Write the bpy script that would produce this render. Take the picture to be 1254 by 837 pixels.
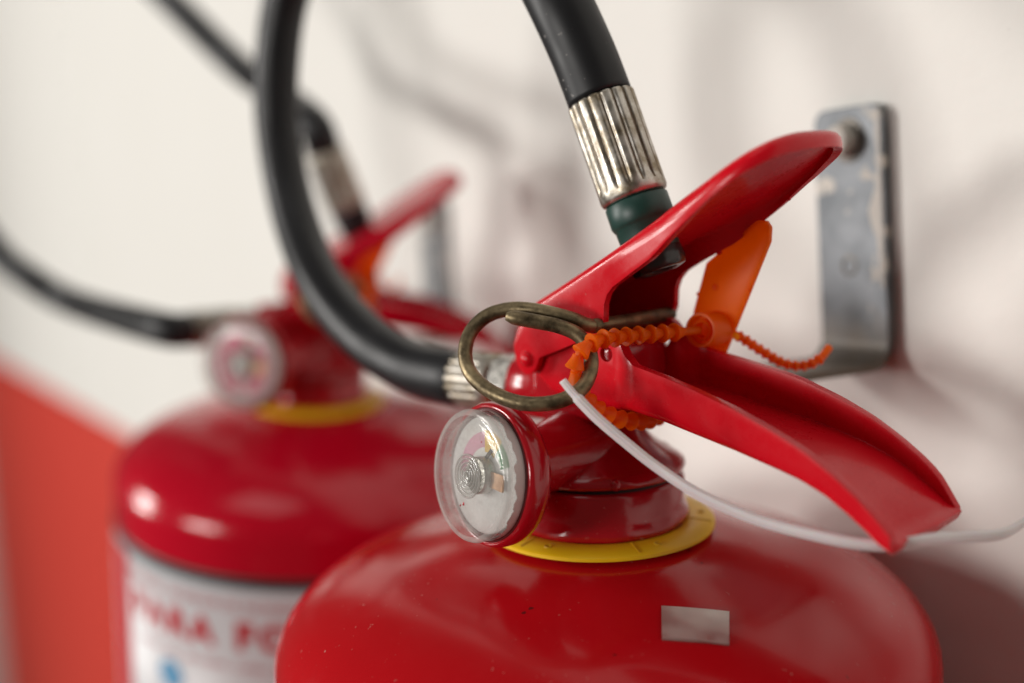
import bpy, bmesh, math, random
from math import sin, cos, pi, radians, sqrt, asin, exp, atan2
from mathutils import Vector, Matrix
random.seed(7)
for o in list(bpy.data.objects):
    bpy.data.objects.remove(o)
SC = bpy.context.scene
COL = SC.collection

# ------------------------------------------------------------------ camera
TH, RO = radians(5.0), radians(3.5)
r0, u0 = Vector((1, 0, 0)), Vector((0, sin(TH), cos(TH)))
fw = Vector((0, cos(TH), -sin(TH)))
rt = r0 * cos(RO) - u0 * sin(RO)
up = r0 * sin(RO) + u0 * cos(RO)
CAM = Vector((-0.01825811, -0.29102859, 0.06974714))
cd = bpy.data.cameras.new('camera')
cam = bpy.data.objects.new('camera', cd)
COL.objects.link(cam)
m = Matrix((rt, up, -fw)).transposed().to_4x4()
m.translation = CAM
cam.matrix_world = m
cd.sensor_width = 36.0
cd.lens = 1500.0 / 1254.0 * 36.0
cd.clip_start, cd.clip_end = 0.005, 50
cd.dof.use_dof = True
cd.dof.focus_distance = 0.262
cd.dof.aperture_fstop = 4.3
SC.camera = cam

# ------------------------------------------------------------------ world and lamps
W = bpy.data.worlds.new('World')
SC.world = W
W.use_nodes = True
bg = W.node_tree.nodes['Background']
bg.inputs[0].default_value = (1.0, 0.90, 0.76, 1)
bg.inputs[1].default_value = 0.07
SC.view_settings.view_transform = 'Standard'
SC.view_settings.look = 'None'
SC.view_settings.exposure = 0.0
SC.view_settings.gamma = 1.0


def area(name, loc, target, sx, sy, power, color=(1, 1, 1), shape='RECTANGLE'):
    l = bpy.data.lights.new(name, 'AREA')
    l.shape = shape
    l.size, l.size_y = sx, sy
    l.energy = power
    l.color = color
    o = bpy.data.objects.new(name, l)
    COL.objects.link(o)
    o.location = loc
    d = Vector(target) - Vector(loc)
    o.rotation_euler = d.to_track_quat('-Z', 'Y').to_euler()
    return o


area('window_light', (-3.0, 0.50, 0.95), (0, 0.1, 0.0), 0.6, 0.45, 29, (1.0, 0.97, 0.93))
area('window_light', (-3.05, 0.50, 0.20), (0, 0.1, 0.0), 0.6, 0.45, 29, (1.0, 0.97, 0.93))
area('side_fill_light', (-2.5, -1.65, 0.26), (0, 0.1, 0.0), 1.0, 0.5, 43, (1.0, 0.965, 0.92))  # added fill lamp that brightens the near lever flange
area('ceiling_light', (-0.5, -0.5, 1.9), (0, 0.1, 0), 0.9, 0.9, 3.5, (1.0, 0.97, 0.94))

SC.render.engine = 'CYCLES'
SC.cycles.use_denoising = True
SC.cycles.max_bounces = 10
SC.cycles.caustics_refractive = False
SC.cycles.caustics_reflective = False

# ------------------------------------------------------------------ materials


def mat(name):
    M = bpy.data.materials.new(name)
    M.use_nodes = True
    return M, M.node_tree.nodes, M.node_tree.links, M.node_tree.nodes['Principled BSDF']


def setp(b, **k):
    for n, v in k.items():
        b.inputs[n.replace('_', ' ')].default_value = v


def noise(N, L, scale, detail=4, rough=0.55, coord='Object', vec=None):
    n = N.new('ShaderNodeTexNoise')
    n.inputs['Scale'].default_value = scale
    n.inputs['Detail'].default_value = detail
    n.inputs['Roughness'].default_value = rough
    if vec is None:
        tc = N.new('ShaderNodeTexCoord')
        vec = tc.outputs[coord]
    L.new(vec, n.inputs['Vector'])
    return n


def ramp(N, L, src, stops):
    r = N.new('ShaderNodeValToRGB')
    e = r.color_ramp.elements
    while len(e) < len(stops):
        e.new(0.5)
    for i, (p, c) in enumerate(stops):
        e[i].position = p
        e[i].color = c if len(c) == 4 else (*c, 1)
    L.new(src, r.inputs['Fac'])
    return r


def mix(N, L, fac, a, b):
    x = N.new('ShaderNodeMix')
    x.data_type = 'RGBA'
    if isinstance(fac, float):
        x.inputs[0].default_value = fac
    else:
        L.new(fac, x.inputs[0])
    for v, i in ((a, 6), (b, 7)):
        if isinstance(v, tuple):
            x.inputs[i].default_value = (*v, 1) if len(v) == 3 else v
        else:
            L.new(v, x.inputs[i])
    return x.outputs[2]


def bump(N, L, b, h, strength, dist):
    x = N.new('ShaderNodeBump')
    x.inputs['Strength'].default_value = strength
    x.inputs['Distance'].default_value = dist
    L.new(h, x.inputs['Height'])
    L.new(x.outputs[0], b.inputs['Normal'])
    return x


def g(v):
    return (v, v, v)


def red_paint(name, base, dust=0.5, rough=0.2, lumps=0.25, bump_scale=180, coat=0.4, spec=0.4):
    M, N, L, b = mat(name)
    n1 = noise(N, L, 30, 5)
    c0 = mix(N, L, n1.outputs['Fac'], tuple(x * 0.9 for x in base), base)
    # dust specks
    n2 = noise(N, L, 900, 2, 0.4)
    n3 = noise(N, L, 60, 3)
    sp = ramp(N, L, n2.outputs['Fac'], [(0.70, g(0)), (0.76, g(1))])
    zone = ramp(N, L, n3.outputs['Fac'], [(0.5, g(0)), (0.62, g(1))])
    mu = N.new('ShaderNodeMath'); mu.operation = 'MULTIPLY'
    L.new(sp.outputs[0], mu.inputs[0]); L.new(zone.outputs[0], mu.inputs[1])
    mu2 = N.new('ShaderNodeMath'); mu2.operation = 'MULTIPLY'
    L.new(mu.outputs[0], mu2.inputs[0]); mu2.inputs[1].default_value = dust
    c1 = mix(N, L, mu2.outputs[0], c0, (0.62, 0.38, 0.33))
    # a few dark nicks
    n4 = noise(N, L, 210, 2, 0.5)
    nk = ramp(N, L, n4.outputs['Fac'], [(0.755, g(0)), (0.775, g(0.8))])
    c2 = mix(N, L, nk.outputs[0], c1, (0.06, 0.012, 0.012))
    L.new(c2, b.inputs['Base Color'])
    n5 = noise(N, L, 75, 6, 0.7)
    rr = ramp(N, L, n5.outputs['Fac'], [(0.3, g(rough * 0.7)), (0.75, g(rough * 1.7))])
    L.new(rr.outputs[0], b.inputs['Roughness'])
    nb = noise(N, L, bump_scale, 3, 0.5)
    bump(N, L, b, nb.outputs['Fac'], lumps, 0.0006)
    setp(b, Coat_Weight=coat, Coat_Roughness=0.06, IOR=1.45)
    b.inputs['Specular IOR Level'].default_value = spec
    return M


RED = red_paint('red_cylinder_paint', (0.53, 0.005, 0.010), dust=0.7, rough=0.16, lumps=0.05, bump_scale=110, coat=0.12, spec=0.33)
RED_R = red_paint('crimson_cylinder_paint', (0.58, 0.002, 0.020), dust=0.3, rough=0.16, lumps=0.05, bump_scale=110, coat=0.2)
RED_L = red_paint('red_lever_paint', (0.66, 0.004, 0.014), dust=0.25, rough=0.25, lumps=0.16, bump_scale=95, coat=0.12, spec=0.28)
RED_V = red_paint('red_valve_paint', (0.44, 0.004, 0.012), dust=0.4, rough=0.16, lumps=0.55, bump_scale=130, coat=0.6)


def metal(name, c1, c2, rough, scale=140, lo=0.35, hi=0.65, metallic=1.0, bmp=0.15):
    M, N, L, b = mat(name)
    n = noise(N, L, scale, 6, 0.65)
    r = ramp(N, L, n.outputs['Fac'], [(lo, c1), (hi, c2)])
    L.new(r.outputs[0], b.inputs['Base Color'])
    n2 = noise(N, L, scale * 3, 4)
    rr = ramp(N, L, n2.outputs['Fac'], [(0.3, g(rough * 0.75)), (0.7, g(rough * 1.35))])
    L.new(rr.outputs[0], b.inputs['Roughness'])
    setp(b, Metallic=metallic)
    bump(N, L, b, n2.outputs['Fac'], bmp, 0.0003)
    return M


NICKEL = metal('nickel_ferrule', (0.27, 0.22, 0.15), (0.62, 0.59, 0.54), 0.42, 170, 0.36, 0.60)
GROOVE = metal('grimy_groove', (0.10, 0.075, 0.05), (0.25, 0.20, 0.14), 0.5, 300, metallic=0.6)
BRASS = metal('aged_brass_wire', (0.08, 0.058, 0.032), (0.36, 0.28, 0.16), 0.46, 210, 0.34, 0.68, 0.8, 0.35)
STEEL = metal('spindle_steel', (0.35, 0.33, 0.30), (0.6, 0.58, 0.54), 0.3, 260)
STICK = metal('brushed_foil', (0.66, 0.64, 0.60), (0.72, 0.70, 0.66), 0.38, 60, metallic=1.0, bmp=0.02)
COPPER = metal('copper_strip', (0.40, 0.20, 0.10), (0.6, 0.35, 0.2), 0.35, 200)


def plastic(name, c, rough=0.4, sss=0.0, bmp=0.1, scale=200, vary=0.85, spec=0.5):
    M, N, L, b = mat(name)
    n = noise(N, L, scale, 5)
    L.new(mix(N, L, n.outputs['Fac'], tuple(x * vary for x in c), c), b.inputs['Base Color'])
    setp(b, Roughness=rough)
    b.inputs['Specular IOR Level'].default_value = spec
    if sss:
        setp(b, Subsurface_Weight=sss, Subsurface_Radius=(0.003, 0.0015, 0.001), Subsurface_Scale=0.5)
    bump(N, L, b, n.outputs['Fac'], bmp, 0.0003)
    return M


RUBBER = plastic('black_hose_rubber', (0.013, 0.013, 0.015), 0.40, 0, 0.08, 260, 0.7, 0.35)
def dusty(M, thr=0.70, amt=0.5):
    N, L = M.node_tree.nodes, M.node_tree.links
    b = N['Principled BSDF']
    src = b.inputs['Base Color'].links[0].from_socket
    n = noise(N, L, 620, 2, 0.4)
    n2 = noise(N, L, 34, 3)
    sp = ramp(N, L, n.outputs['Fac'], [(thr, g(0)), (thr + .05, g(amt))])
    zn = ramp(N, L, n2.outputs['Fac'], [(0.45, g(0)), (0.6, g(1))])
    mu = N.new('ShaderNodeMath'); mu.operation = 'MULTIPLY'
    L.new(sp.outputs[0], mu.inputs[0]); L.new(zn.outputs[0], mu.inputs[1])
    L.new(mix(N, L, mu.outputs[0], src, (0.30, 0.28, 0.26)), b.inputs['Base Color'])
    rr = ramp(N, L, n2.outputs['Fac'], [(0.3, g(0.32)), (0.7, g(0.52))])
    L.new(rr.outputs[0], b.inputs['Roughness'])


dusty(RUBBER)
GREEN = plastic('dark_green_rubber', (0.010, 0.058, 0.045), 0.42, 0, 0.12, 220, 0.6)
DARK = plastic('dark_nozzle_rubber', (0.035, 0.030, 0.028), 0.22, 0, 0.5, 300, 0.5)
ORANGE = plastic('orange_seal_plastic', (1.0, 0.235, 0.003), 0.42, 0.25, 0.12, 230, 0.92)
def translucent(M, col, fac):
    N, L = M.node_tree.nodes, M.node_tree.links
    t = N.new('ShaderNodeBsdfTranslucent'); t.inputs[0].default_value = (*col, 1)
    x = N.new('ShaderNodeMixShader'); x.inputs[0].default_value = fac
    L.new(N['Principled BSDF'].outputs[0], x.inputs[1]); L.new(t.outputs[0], x.inputs[2])
    L.new(x.outputs[0], N['Material Output'].inputs['Surface'])


translucent(ORANGE, (1.0, 0.36, 0.008), 0.62)
NYLON = plastic('white_nylon', (0.80, 0.77, 0.78), 0.42, 0.35, 0.1, 260, 0.93)
YELLOW = plastic('yellow_ring_plastic', (0.90, 0.58, 0.008), 0.42, 0.1, 0.12, 180, 0.88)
YELLOW_D = plastic('yellow_ring_seam', (0.66, 0.38, 0.006), 0.5)
DIAL = plastic('dial_white', (0.86, 0.86, 0.85), 0.5, 0, 0.02)
PINK = plastic('dial_pink', (0.72, 0.30, 0.46), 0.5)
DRED = plastic('dial_red', (0.78, 0.08, 0.20), 0.5)
DYEL = plastic('dial_yellow', (0.85, 0.50, 0.02), 0.5)
DGRN = plastic('dial_green', (0.03, 0.25, 0.08), 0.5)
GASKET = plastic('black_band', (0.012, 0.012, 0.014), 0.5)
SLATE = plastic('grey_label_edge', (0.20, 0.25, 0.28), 0.5)
LABEL = plastic('label_white', (0.70, 0.69, 0.71), 0.4, 0, 0.02, 60, 0.95)
LRED = plastic('label_red_ink', (0.62, 0.03, 0.045), 0.45)
LBLUE = plastic('label_blue_ink', (0.16, 0.42, 0.68), 0.45)
GAP = plastic('dark_joint', (0.02, 0.003, 0.004), 0.6)


def lens_material(name='clear_lens_plastic', lo=0.06, hi=0.34):
    # thin clear plastic: fresnel reflection over see-through, with haze for scuffs and painted bright edges
    M, N, L, b = mat(name)
    out = N['Material Output']
    N.remove(b)
    tr = N.new('ShaderNodeBsdfTransparent'); tr.inputs[0].default_value = (0.985, 0.985, 0.98, 1)
    gl = N.new('ShaderNodeBsdfGlossy'); gl.inputs['Roughness'].default_value = 0.06
    lw = N.new('ShaderNodeLayerWeight'); lw.inputs[0].default_value = 0.5
    pw = N.new('ShaderNodeMath'); pw.operation = 'POWER'; L.new(lw.outputs['Facing'], pw.inputs[0]); pw.inputs[1].default_value = 4.0
    fr = N.new('ShaderNodeMath'); fr.operation = 'MULTIPLY_ADD'; L.new(pw.outputs[0], fr.inputs[0]); fr.inputs[1].default_value = 0.45; fr.inputs[2].default_value = 0.035
    m1 = N.new('ShaderNodeMixShader')
    L.new(fr.outputs[0], m1.inputs[0]); L.new(tr.outputs[0], m1.inputs[1]); L.new(gl.outputs[0], m1.inputs[2])
    df = N.new('ShaderNodeBsdfDiffuse'); df.inputs[0].default_value = (0.75, 0.73, 0.70, 1)
    tl = N.new('ShaderNodeBsdfTranslucent'); tl.inputs[0].default_value = (0.75, 0.73, 0.70, 1)
    ad = N.new('ShaderNodeMixShader'); L.new(df.outputs[0], ad.inputs[1]); L.new(tl.outputs[0], ad.inputs[2])
    n = noise(N, L, 160, 7, 0.75)
    r = ramp(N, L, n.outputs['Fac'], [(0.34, g(lo)), (0.72, g(hi))])
    m2 = N.new('ShaderNodeMixShader')
    L.new(r.outputs[0], m2.inputs[0]); L.new(m1.outputs[0], m2.inputs[1]); L.new(ad.outputs[0], m2.inputs[2])
    L.new(m2.outputs[0], out.inputs['Surface'])
    return M


LENS = lens_material('clear_lens_plastic', 0.045, 0.30)
LENS_RIM = lens_material('pale_lens_edge', 0.34, 0.62)  # whitish haze paints the rim's bright line and the pale ridge tops
LENS_RIDGE = lens_material('ridged_lens_boss', 0.10, 0.24)
LENS_SIDE = lens_material('scuffed_hazy_lens_side', 0.10, 0.50)  # scuffs, plus added white standing in for refraction of the dial
RESIDUE = plastic('white_paint_residue', (0.72, 0.68, 0.66), 0.6, 0, 0.6, 300, 0.8)
GRIME = plastic('brown_grime', (0.20, 0.02, 0.02), 0.6, 0, 0.4, 260, 0.5)


def wall_material():
    M, N, L, b = mat('white_wall_paint')
    n = noise(N, L, 6, 5)
    c = mix(N, L, n.outputs['Fac'], (0.80, 0.78, 0.735), (0.84, 0.825, 0.785))
    n3 = noise(N, L, 160, 2)
    sp = ramp(N, L, n3.outputs['Fac'], [(0.76, g(0)), (0.79, g(0.5))])
    L.new(mix(N, L, sp.outputs[0], c, (0.45, 0.41, 0.38)), b.inputs['Base Color'])
    setp(b, Roughness=0.62)
    n2 = noise(N, L, 55, 5)
    bump(N, L, b, n2.outputs['Fac'], 0.4, 0.002)
    return M


def dado_material():
    M, N, L, b = mat('red_dado_paint')
    n = noise(N, L, 2.2, 5)
    c = mix(N, L, n.outputs['Fac'], (0.60, 0.044, 0.030), (0.70, 0.064, 0.042))
    L.new(c, b.inputs['Base Color'])
    setp(b, Roughness=0.5)
    b.inputs['Specular IOR Level'].default_value = 0.3
    n2 = noise(N, L, 40, 5)
    bump(N, L, b, n2.outputs['Fac'], 0.2, 0.003)
    return M


def bracket_material():
    M, N, L, b = mat('painted_over_zinc')
    n = noise(N, L, 90, 4, 0.5)
    base = ramp(N, L, n.outputs['Fac'], [(0.3, (0.13, 0.14, 0.15)), (0.7, (0.25, 0.26, 0.275))])
    n2 = noise(N, L, 110, 4, 0.5)
    pm = ramp(N, L, n2.outputs['Fac'], [(0.63, g(0)), (0.68, g(1))])
    col = mix(N, L, pm.outputs[0], base.outputs[0], (0.60, 0.56, 0.50))
    # grime gathers along the lower bend
    tc = N.new('ShaderNodeTexCoord')
    sx = N.new('ShaderNodeSeparateXYZ'); L.new(tc.outputs['Object'], sx.inputs[0])
    n3 = noise(N, L, 130, 4)
    ad = N.new('ShaderNodeMath'); ad.operation = 'MULTIPLY_ADD'
    L.new(n3.outputs['Fac'], ad.inputs[0]); ad.inputs[1].default_value = 0.022; L.new(sx.outputs[2], ad.inputs[2])
    gr = ramp(N, L, ad.outputs[0], [(0.012, g(1)), (0.03, g(0))])
    col2 = mix(N, L, gr.outputs[0], col, (0.17, 0.14, 0.11))
    L.new(col2, b.inputs['Base Color'])
    inv = N.new('ShaderNodeMath'); inv.operation = 'SUBTRACT'; inv.inputs[0].default_value = 0.75
    L.new(pm.outputs[0], inv.inputs[1]); inv.use_clamp = True
    L.new(inv.outputs[0], b.inputs['Metallic'])
    setp(b, Roughness=0.55)
    bump(N, L, b, n2.outputs['Fac'], 0.25, 0.0006)
    return M


WALL, DADO, ZINC = wall_material(), dado_material(), bracket_material()
CREAM = plastic('cream_overpaint', (0.62, 0.58, 0.52), 0.5, 0, 0.5, 200, 0.8)
IRON = metal('dull_bolt', (0.10, 0.09, 0.08), (0.22, 0.20, 0.18), 0.5, 200)
FRAME = plastic('white_frame_paint', (0.76, 0.72, 0.68), 0.5)

# ------------------------------------------------------------------ mesh helpers (millimetres in, metres out)


def mesh(name, V, Fc, mats, parent=None, smooth=True, mi=None, autos=None):
    me = bpy.data.meshes.new(name)
    me.from_pydata([tuple(c * 0.001 for c in v) for v in V], [], Fc)
    me.update()
    bm = bmesh.new(); bm.from_mesh(me)
    bmesh.ops.recalc_face_normals(bm, faces=bm.faces)
    bm.to_mesh(me); bm.free()
    for M in (mats if isinstance(mats, (list, tuple)) else [mats]):
        me.materials.append(M)
    if mi:
        for p, k in zip(me.polygons, mi):
            p.material_index = k
    for p in me.polygons:
        p.use_smooth = smooth
    if autos:
        me.set_sharp_from_angle(angle=radians(autos))
    o = bpy.data.objects.new(name, me)
    COL.objects.link(o)
    if parent:
        o.parent = parent
    return o


def basis(d):
    d = Vector(d).normalized()
    a = Vector((0, 0, 1)) if abs(d.z) < 0.9 else Vector((1, 0, 0))
    x = a.cross(d).normalized()
    return x, d.cross(x), d


def revolve(prof, n=64, org=(0, 0, 0), d=(0, 0, 1), fn=None):
    """profile of (radius, height) swept round the axis d; fn(angle, radius, height) may modulate the radius"""
    x, y, z = basis(d)
    org = Vector(org)
    V, Fc = [], []
    rings = []
    for r, h in prof:
        if r < 1e-6:
            rings.append([len(V)]); V.append(org + z * h)
        else:
            ids = []
            for k in range(n):
                a = 2 * pi * k / n
                q = fn(a, r, h) if fn else r
                ids.append(len(V)); V.append(org + x * (q * cos(a)) + y * (q * sin(a)) + z * h)
            rings.append(ids)
    for A, B in zip(rings, rings[1:]):
        if len(A) == 1 and len(B) == 1:
            continue
        for k in range(n):
            k2 = (k + 1) % n
            if len(A) == 1:
                Fc.append((A[0], B[k], B[k2]))
            elif len(B) == 1:
                Fc.append((A[k], A[k2], B[0]))
            else:
                Fc.append((A[k], A[k2], B[k2], B[k]))
    return V, Fc


def spline(P, sub=8, closed=False):
    P = [Vector(p) for p in P]
    out = []
    n = len(P)
    rng = range(n if closed else n - 1)
    for i in rng:
        if closed:
            a, b, c, d = P[(i - 1) % n], P[i], P[(i + 1) % n], P[(i + 2) % n]
        else:
            b, c = P[i], P[i + 1]
            a = P[i - 1] if i else b * 2 - c
            d = P[i + 2] if i + 2 < n else c * 2 - b
        for k in range(sub):
            t = k / sub
            out.append(0.5 * ((2 * b) + (c - a) * t + (2 * a - 5 * b + 4 * c - d) * t * t + (3 * b - a - 3 * c + d) * t ** 3))
    if not closed:
        out.append(P[-1])
    return out


def resample(P, step):
    out = [P[0].copy()]
    acc = 0.0
    for a, b in zip(P, P[1:]):
        l = (b - a).length
        t = step - acc
        while t <= l:
            out.append(a.lerp(b, t / l)); t += step
        acc = l - (t - step)
    return out


def tube(P, rad, n=16, cap=True, sec=None, upv=None):
    """sweep along P; rad is a number or fn(t); sec: list of (u, v) section points instead of a circle"""
    P = [Vector(p) for p in P]
    T = []
    for i in range(len(P)):
        a, b = P[max(i - 1, 0)], P[min(i + 1, len(P) - 1)]
        T.append((b - a).normalized())
    u = (Vector(upv) if upv else basis(T[0])[0])
    V, Fc, R = [], [], []
    for i, p in enumerate(P):
        t = T[i]
        u = (u - t * u.dot(t)).normalized()
        v = t.cross(u)
        s = i / (len(P) - 1)
        r = rad(s) if callable(rad) else rad
        S = sec(s) if sec else [(r * cos(2 * pi * k / n), r * sin(2 * pi * k / n)) for k in range(n)]
        R.append([len(V) + k for k in range(len(S))])
        V += [p + u * a + v * b for a, b in S]
    m_ = len(R[0])
    for A, B in zip(R, R[1:]):
        for k in range(m_):
            Fc.append((A[k], A[(k + 1) % m_], B[(k + 1) % m_], B[k]))
    if cap:
        Fc.append(tuple(reversed(R[0]))); Fc.append(tuple(R[-1]))
    return V, Fc


def box(cx, cy, cz, sx, sy, sz):
    V = [(cx + sx * i / 2, cy + sy * j / 2, cz + sz * k / 2) for i in (-1, 1) for j in (-1, 1) for k in (-1, 1)]
    return V, [(0, 1, 3, 2), (4, 6, 7, 5), (0, 4, 5, 1), (2, 3, 7, 6), (0, 2, 6, 4), (1, 5, 7, 3)]


def join(*parts):
    V, Fc = [], []
    for v, f in parts:
        k = len(V)
        V += list(v); Fc += [tuple(i + k for i in q) for q in f]
    return V, Fc


def bev(o, w, seg=3, ang=35):
    md = o.modifiers.new('bevel', 'BEVEL')
    md.width = w * 0.001; md.segments = seg; md.limit_method = 'ANGLE'; md.angle_limit = radians(ang)
    return o


def interp(T, x):
    if x <= T[0][0]:
        return T[0][1]
    for (a, b), (c, d) in zip(T, T[1:]):
        if x <= c:
            return b + (d - b) * (x - a) / max(c - a, 1e-9)
    return T[-1][1]


def bake(o):
    """replace an object's mesh by its evaluated one so that copies stay light"""
    dg = bpy.context.evaluated_depsgraph_get()
    dg.update()
    me = bpy.data.meshes.new_from_object(o.evaluated_get(dg))
    old = o.data
    nm = old.name
    o.modifiers.clear()
    o.data = me
    bpy.data.meshes.remove(old)
    me.name = nm
    return o


# ------------------------------------------------------------------ frames of the two extinguishers


def frame(O, phi, lx, ly):
    Z = Vector((-lx, -ly, 1)).normalized()
    X = Vector((cos(phi), -sin(phi), 0))
    X = (X - Z * X.dot(Z)).normalized()
    Y = Z.cross(X)
    M = Matrix((X, Y, Z)).transposed().to_4x4()
    M.translation = O
    return M


FRONT = frame(Vector((0, 0, 0)), radians(43), -0.023, 0.095)
REAR = frame(Vector((-0.0993, 0.2026, 0.0090)), radians(-15), -0.10, 0.17)


def root(name, label, cat, M, base=(0, 0, 0), group=None):
    e = bpy.data.objects.new(name, None)
    e.empty_display_size = 0.01
    COL.objects.link(e)
    b = Vector(base) * 0.001
    e.matrix_world = M @ Matrix.Translation(b)
    e['label'] = label
    e['category'] = cat
    if group:
        e['group'] = group
    return e


def shift(VF, base):
    return [Vector(v) - Vector(base) for v in VF[0]], VF[1]


# ------------------------------------------------------------------ the wall
WA = radians(28)
WN = Vector((cos(WA), sin(WA), 0))          # into the wall
WD = Vector((-sin(WA), cos(WA), 0))         # along the wall, away from the camera
WOFF = 0.092
WM = Matrix((WD, WN, Vector((0, 0, 1)))).transposed().to_4x4()
WM.translation = WN * WOFF                  # x along, y into the wall, z up


def wallbox(name, M_, x0, x1, y0, y1, z0, z1):
    V, F_ = box((x0 + x1) * 500, (y0 + y1) * 500, (z0 + z1) * 500, (x1 - x0) * 1000, (y1 - y0) * 1000, (z1 - z0) * 1000)
    o = mesh(name, V, F_, M_, smooth=False)
    o.matrix_world = WM
    o['kind'] = 'structure'
    return o


DZ = -0.120
wallbox('wall', WALL, -1.6, 6.0, 0.0, 0.12, DZ, 2.2)
wallbox('wall_dado', DADO, -1.6, 6.0, -0.002, 0.12, -1.1, DZ)
df = wallbox('door_frame', FRAME, 3.02, 3.14, -0.05, -0.0025, -1.1, 1.3)

# ------------------------------------------------------------------ wall brackets


def bracket(label, along, top, bottom, w, arm):
    e = bpy.data.objects.new('wall_bracket', None)
    e.empty_display_size = 0.01
    COL.objects.link(e)
    e.matrix_world = WM @ Matrix.Translation((along, 0, bottom))
    e['label'] = label; e['category'] = 'bracket'; e['group'] = 'brackets holding the extinguishers'
    H = (top - bottom) * 1000
    t = 2.2
    # profile in (y, z): plate on the wall, a soft bend, then the arm standing off the wall
    path = [(-1.5, H), (-1.5, 9)] + [(-1.5 - 8 * (1 - cos(a)), 9 - 8 * sin(a)) for a in [radians(q) for q in range(10, 91, 10)]] + [(-9.5 - arm, 1)]
    off = []
    for i, p in enumerate(path):
        a, b = path[max(i - 1, 0)], path[min(i + 1, len(path) - 1)]
        d = Vector((b[0] - a[0], b[1] - a[1])).normalized()
        off.append((p[0] + d.y * t, p[1] - d.x * t))
    V, F_ = [], []
    nseg = len(path)
    cr = 4.0

    def inset(i):
        if i == 0: return cr
        return 0
    rows = [(path[0], off[0], cr * 1.0)]
    # rounded top corners: extra rows
    rows = []
    for q in (0, 20, 45, 70, 90):
        a = radians(q)
        zz = H - cr + cr * cos(a)
        rows.append(((-1.5, zz), (-1.5 - t, zz), cr * (1 - sin(a))))
    for i in range(1, nseg):
        rows.append((path[i], off[i] if i else off[0], 0))
    rows = [(p, (o_ if k >= 5 else o_), ins) for k, (p, o_, ins) in enumerate(rows)]
    for k in range(len(rows)):
        p, o_, ins = rows[k]
        hw = w / 2 - ins
        V += [(-hw, p[0], p[1]), (hw, p[0], p[1]), (hw, o_[0], o_[1]), (-hw, o_[0], o_[1])]
    for k in range(len(rows) - 1):
        A, B = 4 * k, 4 * k + 4
        for j in range(4):
            F_.append((A + j, A + (j + 1) % 4, B + (j + 1) % 4, B + j))
    F_.append((3, 2, 1, 0)); F_.append(tuple(4 * len(rows) - 4 + j for j in range(4)))
    pl = mesh('plate', V, F_, ZINC, e, True, autos=40)
    bev(pl, 0.5, 2)
    # cream paint lapping over the rim from the wall
    rng = random.Random(3)
    pts = []
    for i in range(26):
        s = i / 25
        pts.append((-w / 2 + 1.3 + rng.uniform(-.3, .5) + (0.9 + 3.2 * exp(-((s - .58) / .10) ** 2)) * (1 if .05 < s < .95 else .6), H - 1.5 - s * (H * 0.66)))
    Vp, Fp = [], []
    for i, (x, z) in enumerate(pts):
        Vp += [(-w / 2 + 0.6, -3.8, z), (x, -3.8, z), (x, -3.95 + .1, z), (-w / 2 + 0.6, -3.95 + .1, z)]
    for i in range(len(pts) - 1):
        A, B = 4 * i, 4 * i + 4
        for j in range(4):
            Fp.append((A + j, A + (j + 1) % 4, B + (j + 1) % 4, B + j))
    Fp.append((0, 1, 2, 3)); Fp.append(tuple(len(Vp) - 4 + j for j in range(4)))
    mesh('paint_smear', Vp, Fp, CREAM, pl, False)
    zb = H - 9.0
    V1, F1 = revolve([(0, 0), (3.6, 0), (4.3, .6), (4.3, 4.2), (3.6, 5.0), (0, 5.2)], 24, (-0.6, -3.8, zb), (0, -1, 0))
    mesh('bolt', V1, F1, CREAM, e, True, autos=40)
    V1, F1 = revolve([(0, -.8), (6.2, -.8), (6.4, -.2), (6.0, .5), (0, .6)], 24, (-0.6, -3.6, zb), (0, -1, 0))
    mesh('washer', V1, F1, IRON, e, True, autos=40)
    V1, F1 = revolve([(2.6, 0), (2.9, .25), (2.3, .3), (1.9, -.6), (0, -.7)], 20, (0.6, -3.7, zb - 34), (0, -1, 0))
    mesh('screw_hole', V1, F1, IRON, e, True, autos=40)
    return e


bracket('blotchy grey steel bracket with a round bolt, beside the raised red lever in front',
        0.0042, 0.0985, 0.0265, 25.5, 46)
bracket('blurred grey bracket on the wall behind the raised lever of the far extinguisher',
        0.278, 0.088, 0.020, 25, 46)

# ------------------------------------------------------------------ extinguisher parts


def dome_z(r, R=79.4, h=28.0, e=2.2, z0=-3.0):
    s = asin(min(max(r / R, 0), 1) ** (e / 2))
    return z0 - h * (1 - cos(s) ** (2 / e))


def cylinder_body(ex):
    R = 79.4
    def zz(r):
        f = min(max((r - 22) / 26, 0), 1)
        return dome_z(r) + 2.6 * (1 - f * f * (3 - 2 * f))
    prof = [(0, -1.2)] + [(q, zz(q)) for q in (14, 18, 22, 25)]
    for k in range(11, 61):
        t = pi / 2 * k / 60
        r = R * sin(t) ** (2 / 2.2)
        if r > 27:
            prof.append((r, zz(r)))
    prof += [(R, -33), (R, -60), (R, -120), (R, -360), (R - 3, -372), (R - 12, -378), (0, -378)]
    V, F_ = revolve(prof, 128)
    return mesh('cylinder', V, F_, RED, ex)


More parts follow.
